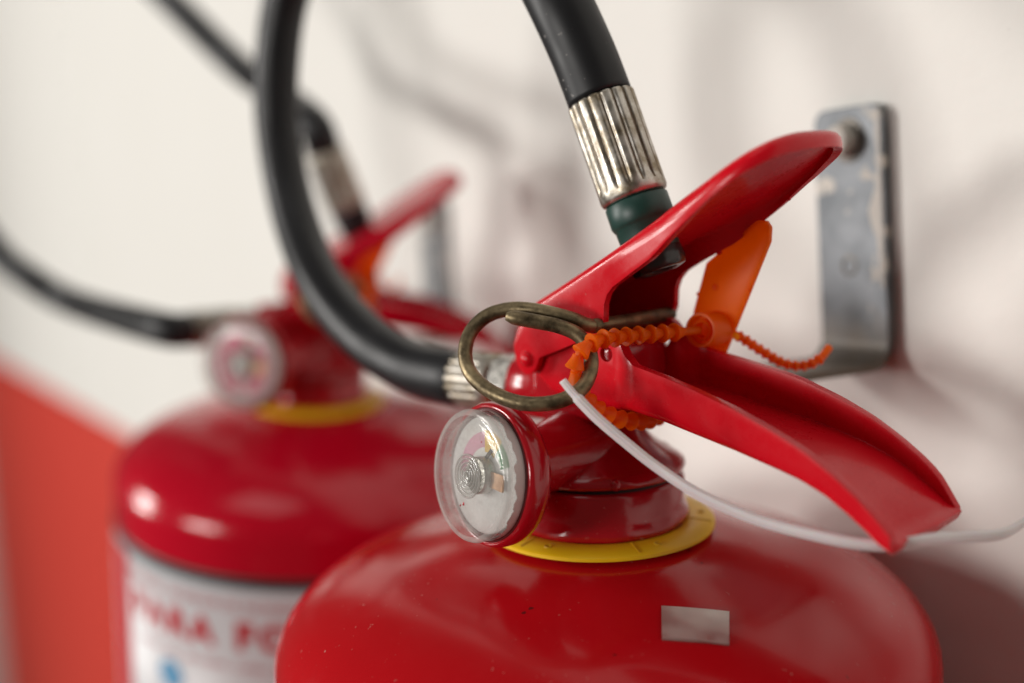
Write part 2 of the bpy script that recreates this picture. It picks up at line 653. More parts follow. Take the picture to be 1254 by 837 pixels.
def neck_ring(ex):
    prof = [(21.6, 0.1), (26.8, -0.9), (27.8, -0.5), (27.8, 0.3), (27.2, 0.8), (21.8, 1.5), (21.2, 1.2), (21.6, 0.1)]
    V, F_ = revolve(prof, 96)
    o = mesh('neck_ring', V, F_, YELLOW, ex, autos=35)
    VV = ([], [])
    for deg in (-152, -92, -32, 28, 88, 148):
        a = radians(deg)
        # thin raised seam across the ring and a small moulding pip beside it
        d = Vector((cos(a), sin(a), 0)); s = Vector((-sin(a), cos(a), 0))
        q = []
        for rr, zz in ((22.0, 1.52), (27.1, 0.84)):
            for w_, hz in ((-.22, -.1), (-.22, .10), (.22, .10), (.22, -.1)):
                q.append(d * rr + s * w_ + Vector((0, 0, zz + hz)))
        VV = join(VV, (q, [(0, 1, 2, 3), (4, 7, 6, 5), (0, 4, 5, 1), (1, 5, 6, 2), (2, 6, 7, 3), (3, 7, 4, 0)]))
        a2 = a + radians(13)
        VV = join(VV, revolve([(.95, 0), (.8, .22), (.45, .05), (0, 0.02)], 12, (24.6 * cos(a2), 24.6 * sin(a2), 1.16), (.1 * cos(a2), .1 * sin(a2), 1)))
    mesh('seam', VV[0], VV[1], YELLOW_D, o, False)
    return o


def valve(ex):
    rng = random.Random(5)

    def wob(a, r, h):
        return r * (1 + 0.006 * sin(5 * a + h) + 0.004 * sin(11 * a - h * .7))
    prof = [(18, .6), (20.4, .9), (21.6, 1.7), (21.7, 3.0), (21.1, 4.4), (20.7, 6), (20.8, 11.4), (20.3, 12.2), (18.9, 12.5)]
    V, F_ = revolve(prof, 96, fn=wob)
    o = mesh('valve_collar', V, F_, RED_V, ex)
    V, F_ = revolve([(19.6, 12.1), (19.4, 13.9), (10, 13.9)], 72)
    mesh('joint_gap', V, F_, GAP, o)
    prof = [(12, 13.2), (19.6, 13.1), (20.7, 13.5), (21.0, 14.2), (20.6, 15.2), (19.0, 16.4), (16.4, 18.0), (14.0, 19.8), (12.2, 21.8), (10.8, 24.2),
            (9.9, 27), (9.4, 30), (9.3, 34), (9.3, 38)]
    neck = revolve(prof, 96, fn=wob)
    # ribs and pads cast on the flare
    bo = mesh('valve_body', neck[0], neck[1], RED_V, ex)
    # block between the lever plates
    blk = box(1.5, 0, 36.5, 25, 21.5, 20)
    b2 = mesh('valve_block', blk[0], blk[1], RED_V, bo, True)
    bev(b2, 2.4, 4); bake(b2)
    # casting that carries the hose outlet
    V, F_ = revolve([(7, 0), (8.6, 4), (8.4, 12), (8.2, 17.5), (7.6, 18.2), (5, 18.3)], 48, (-4, 0, 32.0), (-1, 0, -.06))
    mesh('outlet_boss', V, F_, RED_V, bo)
    # flare pad and gauge stem
    V, F_ = revolve([(12.5, 0), (11.0, 6), (9.2, 12), (8.0, 18), (7.6, 24), (7.6, 28)], 48, (0, 0, 18.6), (0, -.99, .06))
    mesh('gauge_stem', V, F_, RED_V, bo)
    # plug at the back of the valve
    V, F_ = revolve([(3.2, 0), (3.2, 8), (2.4, 9.5), (0, 10)], 24, (6, 6, 15.4), (.45, .88, -.06))
    mesh('plug', V, F_, NICKEL, bo)
    # lump of paint by the joint
    for a, s in ((-80, 1.0), (-150, .8), (-40, .7)):
        c, q = cos(radians(a)), sin(radians(a))
        v, f = revolve([(0, 0), (1.5, .1), (1.2, .9), (0.5, 1.35), (0, 1.4)], 14, (19.9 * c, 19.9 * q, 14.4), (c * .6, q * .6, .6))
        mesh('paint_run', v, f, RED_V, bo)
    return bo


def hose_end(ex):
    # union nut and crimped ferrule at the outlet
    o = revolve([(4, 0), (7.0, 0), (7.6, .8), (7.6, 6.8), (7.0, 7.6), (5, 7.8)], 6, (-22.3, 0, 30.9), (-1, 0, -.06))
    nut = mesh('union_nut', o[0], o[1], STEEL, ex, True, autos=30)
    bev(nut, .5, 2); bake(nut)
    flute('ferrule', ex, Vector((-30, 0, 30.4)), Vector((-49.0, 0, 29.4)), 7.3, 16)


def flute(name, ex, A, B, R, nf, ph=0.0):
    """crimped metal ferrule with rounded ribs and narrow grimy grooves"""
    d = B - A
    L_ = d.length

    def fn(a, r, h):
        c = (a * nf / (2 * pi) + ph) % 1.0
        gdep = 0.55 * exp(-((min(c, 1 - c)) / 0.17) ** 2)
        e = min(h, L_ - h)
        k = min(max((h - 2.6) / 1.6, 0), 1)
        return r - gdep * k
    prof = [(R - 1.8, 0.1), (R - .9, 0), (R - .3, .35), (R, 1.1), (R, 2.4), (R, 3.2), (R, 4.4), (R, 6), (R, L_ * .5), (R, L_ * .75), (R, L_ - .7), (R - .25, L_ - .2), (R - .9, L_), (R - 1.6, L_ - .2)]
    n = nf * 14
    V, F_ = revolve(prof, n, A, d, fn)
    o = mesh(name, V, F_, [NICKEL, GROOVE], ex)
    for p in o.data.polygons:
        k = p.index % n
        c = ((k + .5) / n * nf + ph) % 1.0
        row = p.index // n
        if min(c, 1 - c) < 0.10 and row >= 4:
            p.material_index = 1
    return o


def lever_mesh(Tt, Bt, wfn, xs, open_up):
    """folded channel: stations along X; web at the top (or bottom), a flange down (or up) each side"""
    V, F_ = [], []
    rows = []
    for x in xs:
        T, B, w = interp(Tt, x), interp(Bt, x), wfn(x)
        r = min(2.2, (T - B) * .45, w * .5)
        # near flange free edge -> web -> far flange free edge
        sec = []
        if not open_up:
            zf, zw, sg = B, T, 1
        else:
            zf, zw, sg = T, B, -1
        for k in range(5):
            sec.append((-w, zf + (zw - sg * r - zf) * k / 4))
        for q in (22, 45, 68, 90):
            a = radians(q)
            sec.append((-w + r * (1 - cos(a)), zw - sg * r * (1 - sin(a))))
        for k in range(1, 5):
            sec.append(((-w + r) + (2 * w - 2 * r) * k / 5, zw))
        for q in (90, 68, 45, 22, 0):
            a = radians(q)
            sec.append((w - r * (1 - cos(a)), zw - sg * r * (1 - sin(a))))
        for k in range(1, 5):
            sec.append((w, (zw - sg * r) + (zf - (zw - sg * r)) * k / 4))
        rows.append([len(V) + i for i in range(len(sec))])
        V += [(x, y, z) for y, z in sec]
    for A, B in zip(rows, rows[1:]):
        for i in range(len(A) - 1):
            F_.append((A[i], A[i + 1], B[i + 1], B[i]))
    return V, F_


def lin(a, b, n):
    return [a + (b - a) * i / (n - 1) for i in range(n)]


def levers(ex):
    T = [(-12.5, 45.5), (-11.6, 48.6), (-9.5, 52), (-5.8, 54.8), (0, 58), (5.3, 61), (15, 66.6), (27.8, 74.2), (36, 79.4), (43.8, 84.3), (50, 88.3), (53, 90.2), (55.5, 91.7), (57.9, 92.7)]
    B = [(-12.5, 43.5), (-12.2, 40.5), (-11, 38.4), (-9, 37.3), (-7.2, 37.8), (-5.7, 39.4), (-5.0, 41.5), (-4.2, 42.0), (0, 43.6), (7, 46.6), (12.6, 48.9), (13.6, 49.8), (14.2, 51.2),
         (14.5, 55.5), (15.4, 57.8), (17, 59.6), (22.3, 63.0), (28, 66.4), (36, 73.0), (43.8, 79.4), (50, 83.9), (55, 86.9), (57.9, 88.2)]

    # plan outline of the lever (near edge, rounded end, far edge); every outline point carries a column of points
    # from the rim of the flange up over a soft corner to the middle of the web
    xs = lin(-12.5, -4.2, 14) + lin(-3, 12.6, 9) + [13.2, 13.6, 13.9, 14.2, 14.35, 14.5, 14.8, 15.4, 16.2, 17, 18.5, 20] + lin(22.3, 40.4, 11)
    XE, LE = 40.4, 17.4

    def flare(x):
        f = min(max((x - 17) / 23.4, 0), 1)
        return f * f * (3 - 2 * f)
    line = [(x, -14.3 - 3.0 * flare(x), x, 1.9 * flare(x)) for x in xs]
    for q in range(-84, 85, 6):
        a = radians(q)
        e_ = .72
        line.append((XE + LE * cos(a) ** e_, 1.9 + 19.2 * abs(sin(a)) ** e_ * (1 if q >= 0 else -1), XE + 1.5, 1.9))
    line += [(x, 14.3 + 6.8 * flare(x), x, 1.9 * flare(x)) for x in reversed(xs)]
    V, F_, rows = [], [], []
    for x, y, sx, sy in line:
        zr = interp(B, x); zt = interp(T, x)
        r = min(2.4 + 1.9 * flare(x), (zt - zr) * .8)
        ax = Vector((sx - x, sy - y, 0)); L_ = ax.length; ax = ax / max(L_, 1e-6)
        col = []
        for k in range(5):
            col.append(Vector((x, y, zr + (zt - r - zr) * k / 4)))
        for q in (22, 45, 68, 90):
            a = radians(q)
            p = Vector((x, y, 0)) + ax * (r * (1 - cos(a)))
            col.append(Vector((p.x, p.y, interp(T, p.x) - r * (1 - sin(a)))))
        for k in range(1, 5):
            p = Vector((x, y, 0)) + ax * (r + (L_ - r) * k / 4)
            col.append(Vector((p.x, p.y, interp(T, p.x))))
        rows.append([len(V) + i for i in range(len(col))])
        V += col
    for P_, Q_ in zip(rows, rows[1:]):
        for i in range(len(P_) - 1):
            F_.append((P_[i], P_[i + 1], Q_[i + 1], Q_[i]))
    o = mesh('upper_lever', V, F_, RED_L, ex)
    bm = bmesh.new(); bm.from_mesh(o.data)
    bmesh.ops.remove_doubles(bm, verts=bm.verts, dist=1e-6)
    bmesh.ops.dissolve_degenerate(bm, edges=bm.edges, dist=1e-6)
    bmesh.ops.recalc_face_normals(bm, faces=bm.faces)
    if sum(f.normal.z * f.calc_area() for f in bm.faces) < 0:
        bmesh.ops.reverse_faces(bm, faces=bm.faces)
    bm.to_mesh(o.data); bm.free()
    md = o.modifiers.new('sheet', 'SOLIDIFY'); md.thickness = 0.0019; md.offset = -1
    bev(o, .55, 3, 50)
    bake(o)
    for p in o.data.polygons:
        p.use_smooth = True
    # pivot rivet through both side plates
    for sgn in (-1, 1):
        v, f = revolve([(0, 1.25), (.9, 1.15), (1.6, .7), (1.95, 0), (1.95, -2.4)], 20, (-8.6, sgn * 14.3, 41.0), (0, sgn, 0))
        mesh('rivet', v, f, RED_L, o)

    for x, y, r in ((24.5, 16.6, .8), (31, 18.6, .55), (34.5, 19.4, .45), (40, 20.8, .5)):
        v, f = revolve([(0, -r), (r * .7, -r * .7), (r, 0), (r * .7, r * .7), (0, r)], 12, (x, y - .9, interp(B, x) + .05), (0, 0, 1))
        mesh('paint_drop', v, f, RED_L, o)
    T = [(-10, 44), (-4, 48), (12, 49.3), (15.5, 48.6), (17, 46.8), (18.5, 44.6), (22, 42.6), (30, 41), (37.5, 39.2), (47, 36.6), (56.6, 33.2), (63, 30.4), (69, 26.8), (74, 23.2), (77.6, 20.2), (81.2, 16.6)]
    B = [(-10, 38), (-4, 33), (4.5, 31.5), (14, 31.2), (20.4, 32), (28, 31), (37.3, 29.2), (47, 27.4), (56.7, 25.2), (62, 23.8), (67.4, 21.6), (72, 18.8), (76, 16), (78.5, 14), (81.2, 12.8)]

    def wl(x):
        if x < 15:
            return 11.9
        if x < 22:
            return 11.9 + 2.0 * (3 * ((x - 15) / 7) ** 2 - 2 * ((x - 15) / 7) ** 3)
        f = min(max((x - 24) / 34, 0), 1)
        return 13.9 + .8 * f * f * (3 - 2 * f)

    def bow(x):      # the far flange stands a little taller along the grip
        f = min(max((x - 26) / 22, 0), 1)
        return 1.1 * f * f * (3 - 2 * f) * (1 if x < 70 else 1 - .6 * ((x - 70) / 11.2) ** 2)
    V, F_ = lever_mesh(T, B, wl, lin(-10, 15, 14) + lin(15.8, 22, 9) + lin(24, 76, 26) + [77.5, 78.6, 79.6, 80.4, 81.2], True)
    for i, (vx, vy, vz) in enumerate(V):
        if vy > 0 and vx > 24:
            k = min(max((vz - interp(B, vx)) / max(interp(T, vx) - interp(B, vx), .1), 0), 1)
            f = min((vx - 24) / 30, 1)
            V[i] = (vx + 1.0 * f * (vx > 60) * (vx - 60) / 21, vy + .5 * f * vy / 15, vz + bow(vx) * k - (max(vz - interp(B, vx), 0) * .55 * max(0, (vx - 75.5) / 5.7) ** 2.2))
    # the end of the lever dips a little and its web is cut back
    o2 = mesh('lower_lever', V, F_, RED_L, ex)
    md = o2.modifiers.new('sheet', 'SOLIDIFY'); md.thickness = 0.0021; md.offset = -1
    v, f = revolve([(0, -30), (1.75, -30), (1.75, 30), (0, 30)], 24, (12.9, 0, 44.0), (0, 1, 0))
    cut = mesh('cutter', v, f, RED_L)
    cut.parent = ex
    bo = o2.modifiers.new('hole', 'BOOLEAN'); bo.object = cut; bo.operation = 'DIFFERENCE'; bo.solver = 'EXACT'
    bev(o2, .5, 3, 50)
    bake(o2)
    bpy.data.objects.remove(cut)
    for p in o2.data.polygons:
        p.use_smooth = True
    return o, o2


def gauge(ex, rear=False):
    G0, D = Vector((-1.2, -34.2, 19.5)), Vector((-.20, -.965, .14)).normalized()
    if rear:      # the far gauge is screwed in a little farther round the valve
        G0, D = Vector((-28.1, -27.7, 23.0)), Vector((-.62, -.775, .12)).normalized()

    K = 0.74

    def rev(prof, n=64, org=(0, 0, 0), d=(0, 0, 1), fn=None):
        return revolve([(r, h * K) for r, h in prof], n, org, d, fn)

    def wobble(a, r, h):
        return r * (1 + .004 * sin(3 * a + 1) + .003 * sin(7 * a)) if r > 12 else r
    V, F_ = rev([(7, -7.5), (12, -7), (14.6, -5.6), (15.7, -3.4), (15.95, -1), (15.9, 1.4), (15.5, 2.6), (14.9, 3.0), (14.4, 2.6), (14.2, 1.6), (14.1, -1.2), (0, -1.2)], 96, G0, D, wobble)
    c = mesh('gauge', V, F_, RED_V, ex)
    if rear:
        A_, B_ = Vector((-3, -3, 19)), G0 - D * 4.0
        V, F_ = revolve([(9.5, 0), (8, 8), (7.6, (B_ - A_).length)], 40, A_, B_ - A_)
        mesh('gauge_stem', V, F_, RED_V, c)
    # grime in the seam and a torn skirt of white residue on the lens side
    V, F_ = rev([(13.9, 2.2), (14.75, 2.85), (14.3, 3.1), (13.7, 2.8)], 72, G0, D)
    mesh('grime_seam', V, F_, GRIME, c)
    rng = random.Random(11)
    x, y, z = basis(D)
    z = z * K
    rv, rf = [], []
    n = 150
    for k in range(n + 1):
        a = 2 * pi * k / n
        hgt = 2.9
        # the skirt is tallest on the side that faces right in the photograph
        amt = max(0, cos(a - 0.15)) ** .6
        top = 3.0 + amt * (3.6 + .5 * sin(9 * a) + .4 * sin(23 * a + 1) + rng.uniform(-.35, .35)) + .2 * rng.random()
        for h, rr in ((2.7, 14.0), (3.2, 14.12), (top, 14.12 + max(0, top - 4) * .14)):
            rv.append(G0 + x * (rr * cos(a)) + y * (rr * sin(a)) + z * h)
    for k in range(n):
        A = 3 * k
        rf.append((A, A + 3, A + 4, A + 1)); rf.append((A + 1, A + 4, A + 5, A + 2))
    mesh('paint_residue', rv, rf, RESIDUE, c)
    # dial disc with printed arcs
    V, F_ = rev([(0, 3.6), (12.75, 3.6), (12.85, 3.4), (12.88, -1.2)], 64, G0, D)
    dl = mesh('dial', V, F_, DIAL, c)

    def arc(nm, a0, a1, ra, rb, h, M_):
        h += 4.6
        vv, ff = [], []
        ns = 16
        for i in range(ns + 1):
            a = radians(a0 + (a1 - a0) * i / ns)
            for rr, hh in ((ra, h), (rb, h)):
                vv.append(G0 + x * (rr * cos(a)) + y * (rr * sin(a)) + z * hh)
        for i in range(ns):
            ff.append((2 * i, 2 * i + 1, 2 * i + 3, 2 * i + 2))
        return mesh(nm, vv, ff, M_, c)
    # angles in the dial plane: 0 towards x, 90 up
    if rear:
        arc('dial_arc', -80, 262, 3.6, 11.0, -.94, DRED)
        arc('dial_arc', 62, 92, 6.2, 8.8, -.90, DGRN)
    else:
        arc('dial_arc', 98, 186, 6.0, 9.4, -.94, PINK)
        arc('dial_arc', 58, 98, 5.0, 9.8, -.94, DYEL)
        arc('dial_arc', 22, 58, 6.0, 9.4, -.94, DGRN)
    V, F_ = rev([(4.1, 3.6), (4.1, 6.7), (3.8, 7.2), (2.6, 7.3), (2.0, 6.2), (1.4, 6.2), (1.2, 7.2), (0, 7.3)], 36, G0, D)
    mesh('spindle', V, F_, STEEL, c, autos=40)
    q = [G0 + x * a + y * b + z * h for h in (4.8, 5.4) for a, b in ((2.4, -1.8), (8.4, -2.0), (8.4, 1.6), (2.4, 1.6))]
    mesh('copper_strip', q, [(0, 1, 2, 3), (4, 7, 6, 5), (0, 4, 5, 1), (1, 5, 6, 2), (2, 6, 7, 3), (3, 7, 4, 0)], COPPER, c, False)
    q = [G0 + x * a + y * b + z * h for h in (4.7, 4.9) for a, b in ((-1.0, 2.4), (.6, 2.8), (3.6, 6.0), (2.6, 6.4))]
    mesh('needle', q, [(0, 1, 2, 3), (4, 7, 6, 5), (0, 4, 5, 1), (1, 5, 6, 2), (2, 6, 7, 3), (3, 7, 4, 0)], GAP, c, False)
    # clear lens: cup with a rounded rim, an inner step and a boss of concentric ridges
    prof = [(13.6, 0.5), (13.75, 3.4), (14.0, 5.6), (14.3, 7.4), (14.45, 8.3), (14.3, 8.95), (13.8, 9.3), (13.1, 9.42), (12.9, 9.44), (12.6, 9.46), (9, 9.5), (4.2, 9.5), (0, 9.5)]
    inn = [(0, 8.5), (9, 8.5), (11.3, 8.48), (11.6, 8.4), (12.2, 8.0), (12.6, 7.3), (12.8, 6.5), (12.9, 4.0), (13.0, 0.5)]
    V, F_ = rev(prof + inn, 96, G0, D)
    ln = mesh('gauge_lens', V, F_, [LENS, LENS_SIDE, LENS_RIM], c)
    for p in ln.data.polygons:
        row = p.index // 96
        if row < 3:
            p.material_index = 1
        elif row < 7:
            p.material_index = 2
    bp = [(0, 9.62)]
    bs = 1.22
    for k in range(5):
        r1 = .35 + .68 * k
        bp += [(r1, 9.7), (r1 + .28, 9.95), (r1 + .56, 9.7)]
    V, F_ = rev([(r_ * bs, h_) for r_, h_ in bp + [(3.95, 9.62), (3.95, 9.53), (0, 9.53)]], 64, G0, D)
    mesh('lens_boss', V, F_, LENS_RIDGE, c)
    for k in range(5):
        rk, mr = 1.0 + .92 * k, .17
        rp = [(rk + mr * cos(radians(t)), 10.05 + mr * 1.6 * sin(radians(t))) for t in range(0, 361, 45)]
        V, F_ = rev(rp, 48, G0, D)
        mesh('lens_ridge', V, F_, LENS_RIM, c)  # pale haze draws the bright lines of the clear ridges
    # flecks stuck to the lens
    for a, b, s in ((-1.2, -6.4, .42), (-2.3, -7.0, .25), (3.8, 8.2, .2), (-7.5, 3.0, .2)):
        v, f = rev([(s, 9.46), (s * .7, 9.62), (0, 9.68)], 7, G0 + x * a + y * b, D)
        mesh('fleck', v, f, RED_V, c)
    return c


def hose(ex, P, rad, tipB):
    Ps = spline(P, 10)
    V, F_ = tube(Ps, rad, 28)
    h = mesh('hose', V, F_, RUBBER, ex)
    A = Vector(P[-1])
    d = (Vector((12.8, 0, 78.0)) - Vector((3.6, 0, 100.2))).normalized()
    Bq = A + d * 24.2
    f = flute('ferrule', ex, Bq, A, 7.75, 16, .35)
    V, F_ = revolve([(5.8, -.6), (6.6, 0), (7.25, .6), (7.3, 5.0), (7.0, 5.7), (6.7, 6.2), (6.6, 9), (6.2, 11), (6.1, 13)], 48, Bq, d)
    mesh('nozzle_sleeve', V, F_, GREEN, ex)
    V, F_ = revolve([(6.0, 12.0), (6.3, 13.0), (6.4, 15.5), (5.9, 16.8), (4.6, 17.2), (3.4, 16.8), (2.9, 15.8), (2.8, 11), (0, 11)], 40, Bq, d)
    mesh('nozzle_tip', V, F_, DARK, ex)
    return h


HOSE_FRONT = [(-44, 0.0, 29.6), (-49.4, 0.0, 29.4), (-68.1, 2.8, 29.9), (-90.9, 6.7, 35.4), (-116.7, 13.5, 47.7), (-140.8, 23.6, 66.1), (-155.0, 30.2, 89.4),
              (-158.0, 32.7, 110.7), (-154.1, 35.9, 136.6), (-137.2, 36.0, 157.4), (-108.5, 30.8, 169.5), (-76.1, 26.4, 170.4),
              (-40.4, 13.5, 153.1), (-19.6, 4.5, 134.5), (-8.2, 0.2, 122.3), (-1.2, 0, 110.0), (3.6, 0, 99.6)]

EXT_GROUP = 'red fire extinguishers hung along the white wall'
front = root('fire_extinguisher', 'sharp red fire extinguisher in front, a small metal tag stuck on its dome', 'fire extinguisher', FRONT, group=EXT_GROUP)
cylinder_body(front)
neck_ring(front)
valve(front)
hose_end(front)
levers(front)
gauge(front)
SHARED = list(front.children)
hose(front, HOSE_FRONT, 7.4, None)
HOSE_PARTS = [c for c in front.children if c not in SHARED]

# metal tag stuck on the dome of the near extinguisher
cn = [(34.7, -22.9), (45.8, -14.2), (51.5, -23.2), (41.1, -31.7)]
Vt, Ft = [], []
nu, nv = 14, 8
for lay in (0.12, 0.55):
    for j in range(nv + 1):
        for i in range(nu + 1):
            u_, v_ = i / nu, j / nv
            a = Vector(cn[0]).lerp(Vector(cn[1]), u_); b = Vector(cn[3]).lerp(Vector(cn[2]), u_)
            p = a.lerp(b, v_)
            wv = 0.03 * sin(u_ * 9) * sin(v_ * 5) + .12 * (v_ > .8) * sin(u_ * 6)
            Vt.append((p.x, p.y, dome_z(p.length) + lay + (wv if lay > .2 else 0)))
S_ = (nu + 1) * (nv + 1)
for j in range(nv):
    for i in range(nu):
        a = j * (nu + 1) + i
        Ft.append((a, a + 1, a + nu + 2, a + nu + 1))
        Ft.append((S_ + a, S_ + a + nu + 1, S_ + a + nu + 2, S_ + a + 1))
for i in range(nu):
    for q in (i, nv * (nu + 1) + i):
        Ft.append((q, q + 1, S_ + q + 1, S_ + q))
for j in range(nv):
    for q in (j * (nu + 1), j * (nu + 1) + nu):
        Ft.append((q, q + nu + 1, S_ + q + nu + 1, S_ + q))
mesh('metal_tag', Vt, Ft, STICK, front, autos=40)

# ------------------------------------------------------------------ pin, seal and cable tie of the near extinguisher
RING = [(12.8, -16.2, 50.9), (12.0, -18.2, 51.6), (10.2, -20.2, 52.9), (4.2, -24.0, 54.7), (-1.8, -26.6, 55.0), (-6.3, -29.8, 53.4), (-8.6, -32.8, 49.7), (-7.4, -35.6, 45.2), (-3.6, -37.2, 41.5),
        (2.7, -37.6, 38.8), (9.4, -36.0, 37.2), (15.0, -32.1, 37.4), (18.0, -27.5, 39.5), (18.0, -23.9, 42.8), (16.2, -21.8, 46.7),
        (13.5, -22.1, 49.9), (10.0, -24.1, 51.8), (5.7, -27.1, 53.0), (0.6, -30.7, 54.2)]
PIN_BASE = (12.8, -15, 50.5)


def pin(M, label, group):
    e = root('safety_pin', label, 'safety pin', M, PIN_BASE, group)
    P = spline(RING, 8)
    V, F_ = shift(tube(P, lambda s: 1.6 if s < .985 else 1.6 - (s - .985) / .015 * .7, 18), PIN_BASE)
    mesh('pull_ring', V, F_, BRASS, e)
    V, F_ = shift(tube([(12.6, 13.4, 49.4), (12.7, 0, 50.1), (12.8, -14, 50.8), (12.8, -16.5, 50.95)], 1.62, 18), PIN_BASE)
    mesh('pin_shaft', V, F_, BRASS, e)
    return e


STRAP = [(23.6, 8.5, 47.2), (22.2, -0.8, 47.9), (20.5, -7.7, 48.4), (19.0, -14.5, 48.8), (18.3, -20.6, 49.2), (17.5, -25.2, 47.9), (16.2, -26.4, 44.9), (16.0, -26.1, 41.3),
         (15.2, -23.6, 37.7), (15.6, -19.8, 34.0), (16.9, -15.2, 31.0), (17.9, -9.2, 28.9), (17.7, -1.3, 27.8), (16.9, 10.3, 29.2), (18.5, 16.0, 33.5), (20.5, 17.5, 38.5), (22.2, 17.3, 41.5)]
TAIL = [(23.4, 17.5, 46.4), (25.3, 19.6, 45.0), (27.0, 21.9, 43.4), (29.5, 24.9, 40.6), (33.5, 29.1, 37.0), (37.1, 32.3, 36.3), (39.6, 34.9, 37.7), (40.3, 38.4, 40.0)]
SEAL_BASE = (23.0, 17.0, 46.4)


def seal(M, label, group):
    e = root('security_seal', label, 'security seal', M, SEAL_BASE, group)
    out = [(20.5, 61.5), (33.8, 71.6), (36.2, 71.6), (37.2, 70.2), (37.0, 66.9), (26.0, 42.2), (24.9, 39.9), (23.6, 39.5), (21.4, 41.0), (16.6, 48.3), (16.8, 50)]
    n = len(out)
    V = [(x, 16.4, z) for x, z in out] + [(x, 18.0, z) for x, z in out]
    F_ = [tuple(range(n)), tuple(reversed(range(n, 2 * n)))] + [(i, (i + 1) % n, n + (i + 1) % n, n + i) for i in range(n)]
    V, F_ = shift((V, F_), SEAL_BASE)
    tg = mesh('tag', V, F_, ORANGE, e, True)
    bev(tg, .35, 2, 30); bake(tg)
    # moulding flash and ejector marks on the tag
    VV = ([], [])
    for x, z in ((24.5, 47.0), (28.5, 45.0), (23, 56)):
        VV = join(VV, revolve([(.95, 0), (.8, .18), (.6, .06), (0, .05)], 16, (x, 16.42, z), (0, -1, 0)))
    VV = join(VV, revolve([(.0, .25), (.5, .1), (.6, -.6)], 8, (32.0, 17.0, 56.0), (.9, 0, -.4)), revolve([(.0, .35), (.4, .1), (.5, -.6)], 8, (17.7, 17.0, 54.0), (-.95, 0, .3)))
    V, F_ = shift(VV, SEAL_BASE)
    mesh('moulding_mark', V, F_, ORANGE, tg)
    d = (Vector((23.8, 8, 47.2)) - Vector((23.4, 17, 46.4))).normalized()
    V, F_ = shift(revolve([(4.05, 0), (4.0, 7.8), (3.85, 8.2), (3.4, 8.25), (3.2, 7.9), (3.1, 6.0), (2.5, 5.9), (2.4, 7.6), (2.2, 7.8), (1.8, 7.7), (1.6, 5.5), (0, 5.5)], 40, (23.4, 17, 46.4), d), SEAL_BASE)
    mesh('barrel', V, F_, ORANGE, e, autos=35)
    # core of the strap and its cone-shaped beads, each a part
    bead_v, bead_f = revolve([(.8, -1.7), (1.1, -1.6), (1.3, -.7), (2.0, .9), (2.15, 1.15), (2.05, 1.4), (1.1, 1.5), (.8, 1.45)], 18)
    bead_me = None
    for path, flip in ((STRAP, 1), (TAIL, -1)):
        P = spline(path, 10)
        V, F_ = shift(tube(P, .95, 12), SEAL_BASE)
        mesh('strap', V, F_, ORANGE, e)
        Q = resample(P, 3.45 if path is STRAP else 1.95)
        for i in range(1, len(Q) - 1):
            t = (Q[i + 1] - Q[i - 1]).normalized()
            if path is STRAP and i < 2:
                continue
            if bead_me is None:
                b = mesh('bead', bead_v, bead_f, ORANGE, e, autos=50)
                bead_me = b.data
            else:
                b = bpy.data.objects.new('bead', bead_me); COL.objects.link(b); b.parent = e
            b.rotation_mode = 'QUATERNION'
            b.rotation_quaternion = (t * flip).to_track_quat('Z', 'Y')
            b.scale = (1, 1, 1) if path is STRAP else (.66, .66, .52)
            b.location = (Q[i] - Vector(SEAL_BASE)) * .001
    return e


PG, SG = 'pull pins with wire rings', 'orange plastic seals'
pin(FRONT, 'aged brass pull pin with its wire ring hanging above the clear gauge in front', PG)
seal(FRONT, 'bright orange beaded seal in focus, looped round the sharp brass ring', SG)

TIE = [(18.4, -33.6, 42.7), (20.3, -32.4, 39.8), (24.1, -29.9, 34.8), (28.9, -26.8, 29.7), (34.3, -24.3, 25.1), (42.0, -22.5, 20.8), (49.4, -20.5, 17.9), (57.2, -18.2, 15.6), (66.5, -15.6, 14.2),
       (73.7, -13.0, 13.4), (79.4, -10.0, 13.4), (84.6, -4.3, 14.0), (88.4, 1.9, 13.4), (92.1, 10.6, 12.3), (92.8, 19.5, 12.0), (95.8, 28.7, 15.8)]
te = root('cable_tie', 'white nylon cable tie curving from the brass ring to the end of the lower lever', 'cable tie', FRONT, TIE[0])


def tie_sec(s):
    w = 1.25 if s > .075 else .95
    t = .62 if s > .075 else .42
    return [(-w, -t), (w, -t), (w, t * .6), (w * .6, t * .6), (w * .5, t), (-w * .5, t), (-w * .6, t * .6), (-w, t * .6)]


V, F_ = shift(tube(spline(TIE, 10), 1, sec=tie_sec, upv=(0.3, -0.35, 0.9)), TIE[0])
tb = mesh('tie_band', V, F_, NYLON, te, True, autos=40)
bev(tb, .18, 2, 40); bake(tb)

# ------------------------------------------------------------------ the far extinguisher: copies of the same parts, its own hose and label
rear = root('fire_extinguisher', 'blurred red fire extinguisher behind, with black band and white label round its body', 'fire extinguisher', REAR, group=EXT_GROUP)


def copy_part(o, par):
    c = o.copy()
    COL.objects.link(c)
    c.parent = par
    for ch in o.children:
        if ch.name.startswith('gauge_stem'):
            continue
        copy_part(ch, c)
    return c


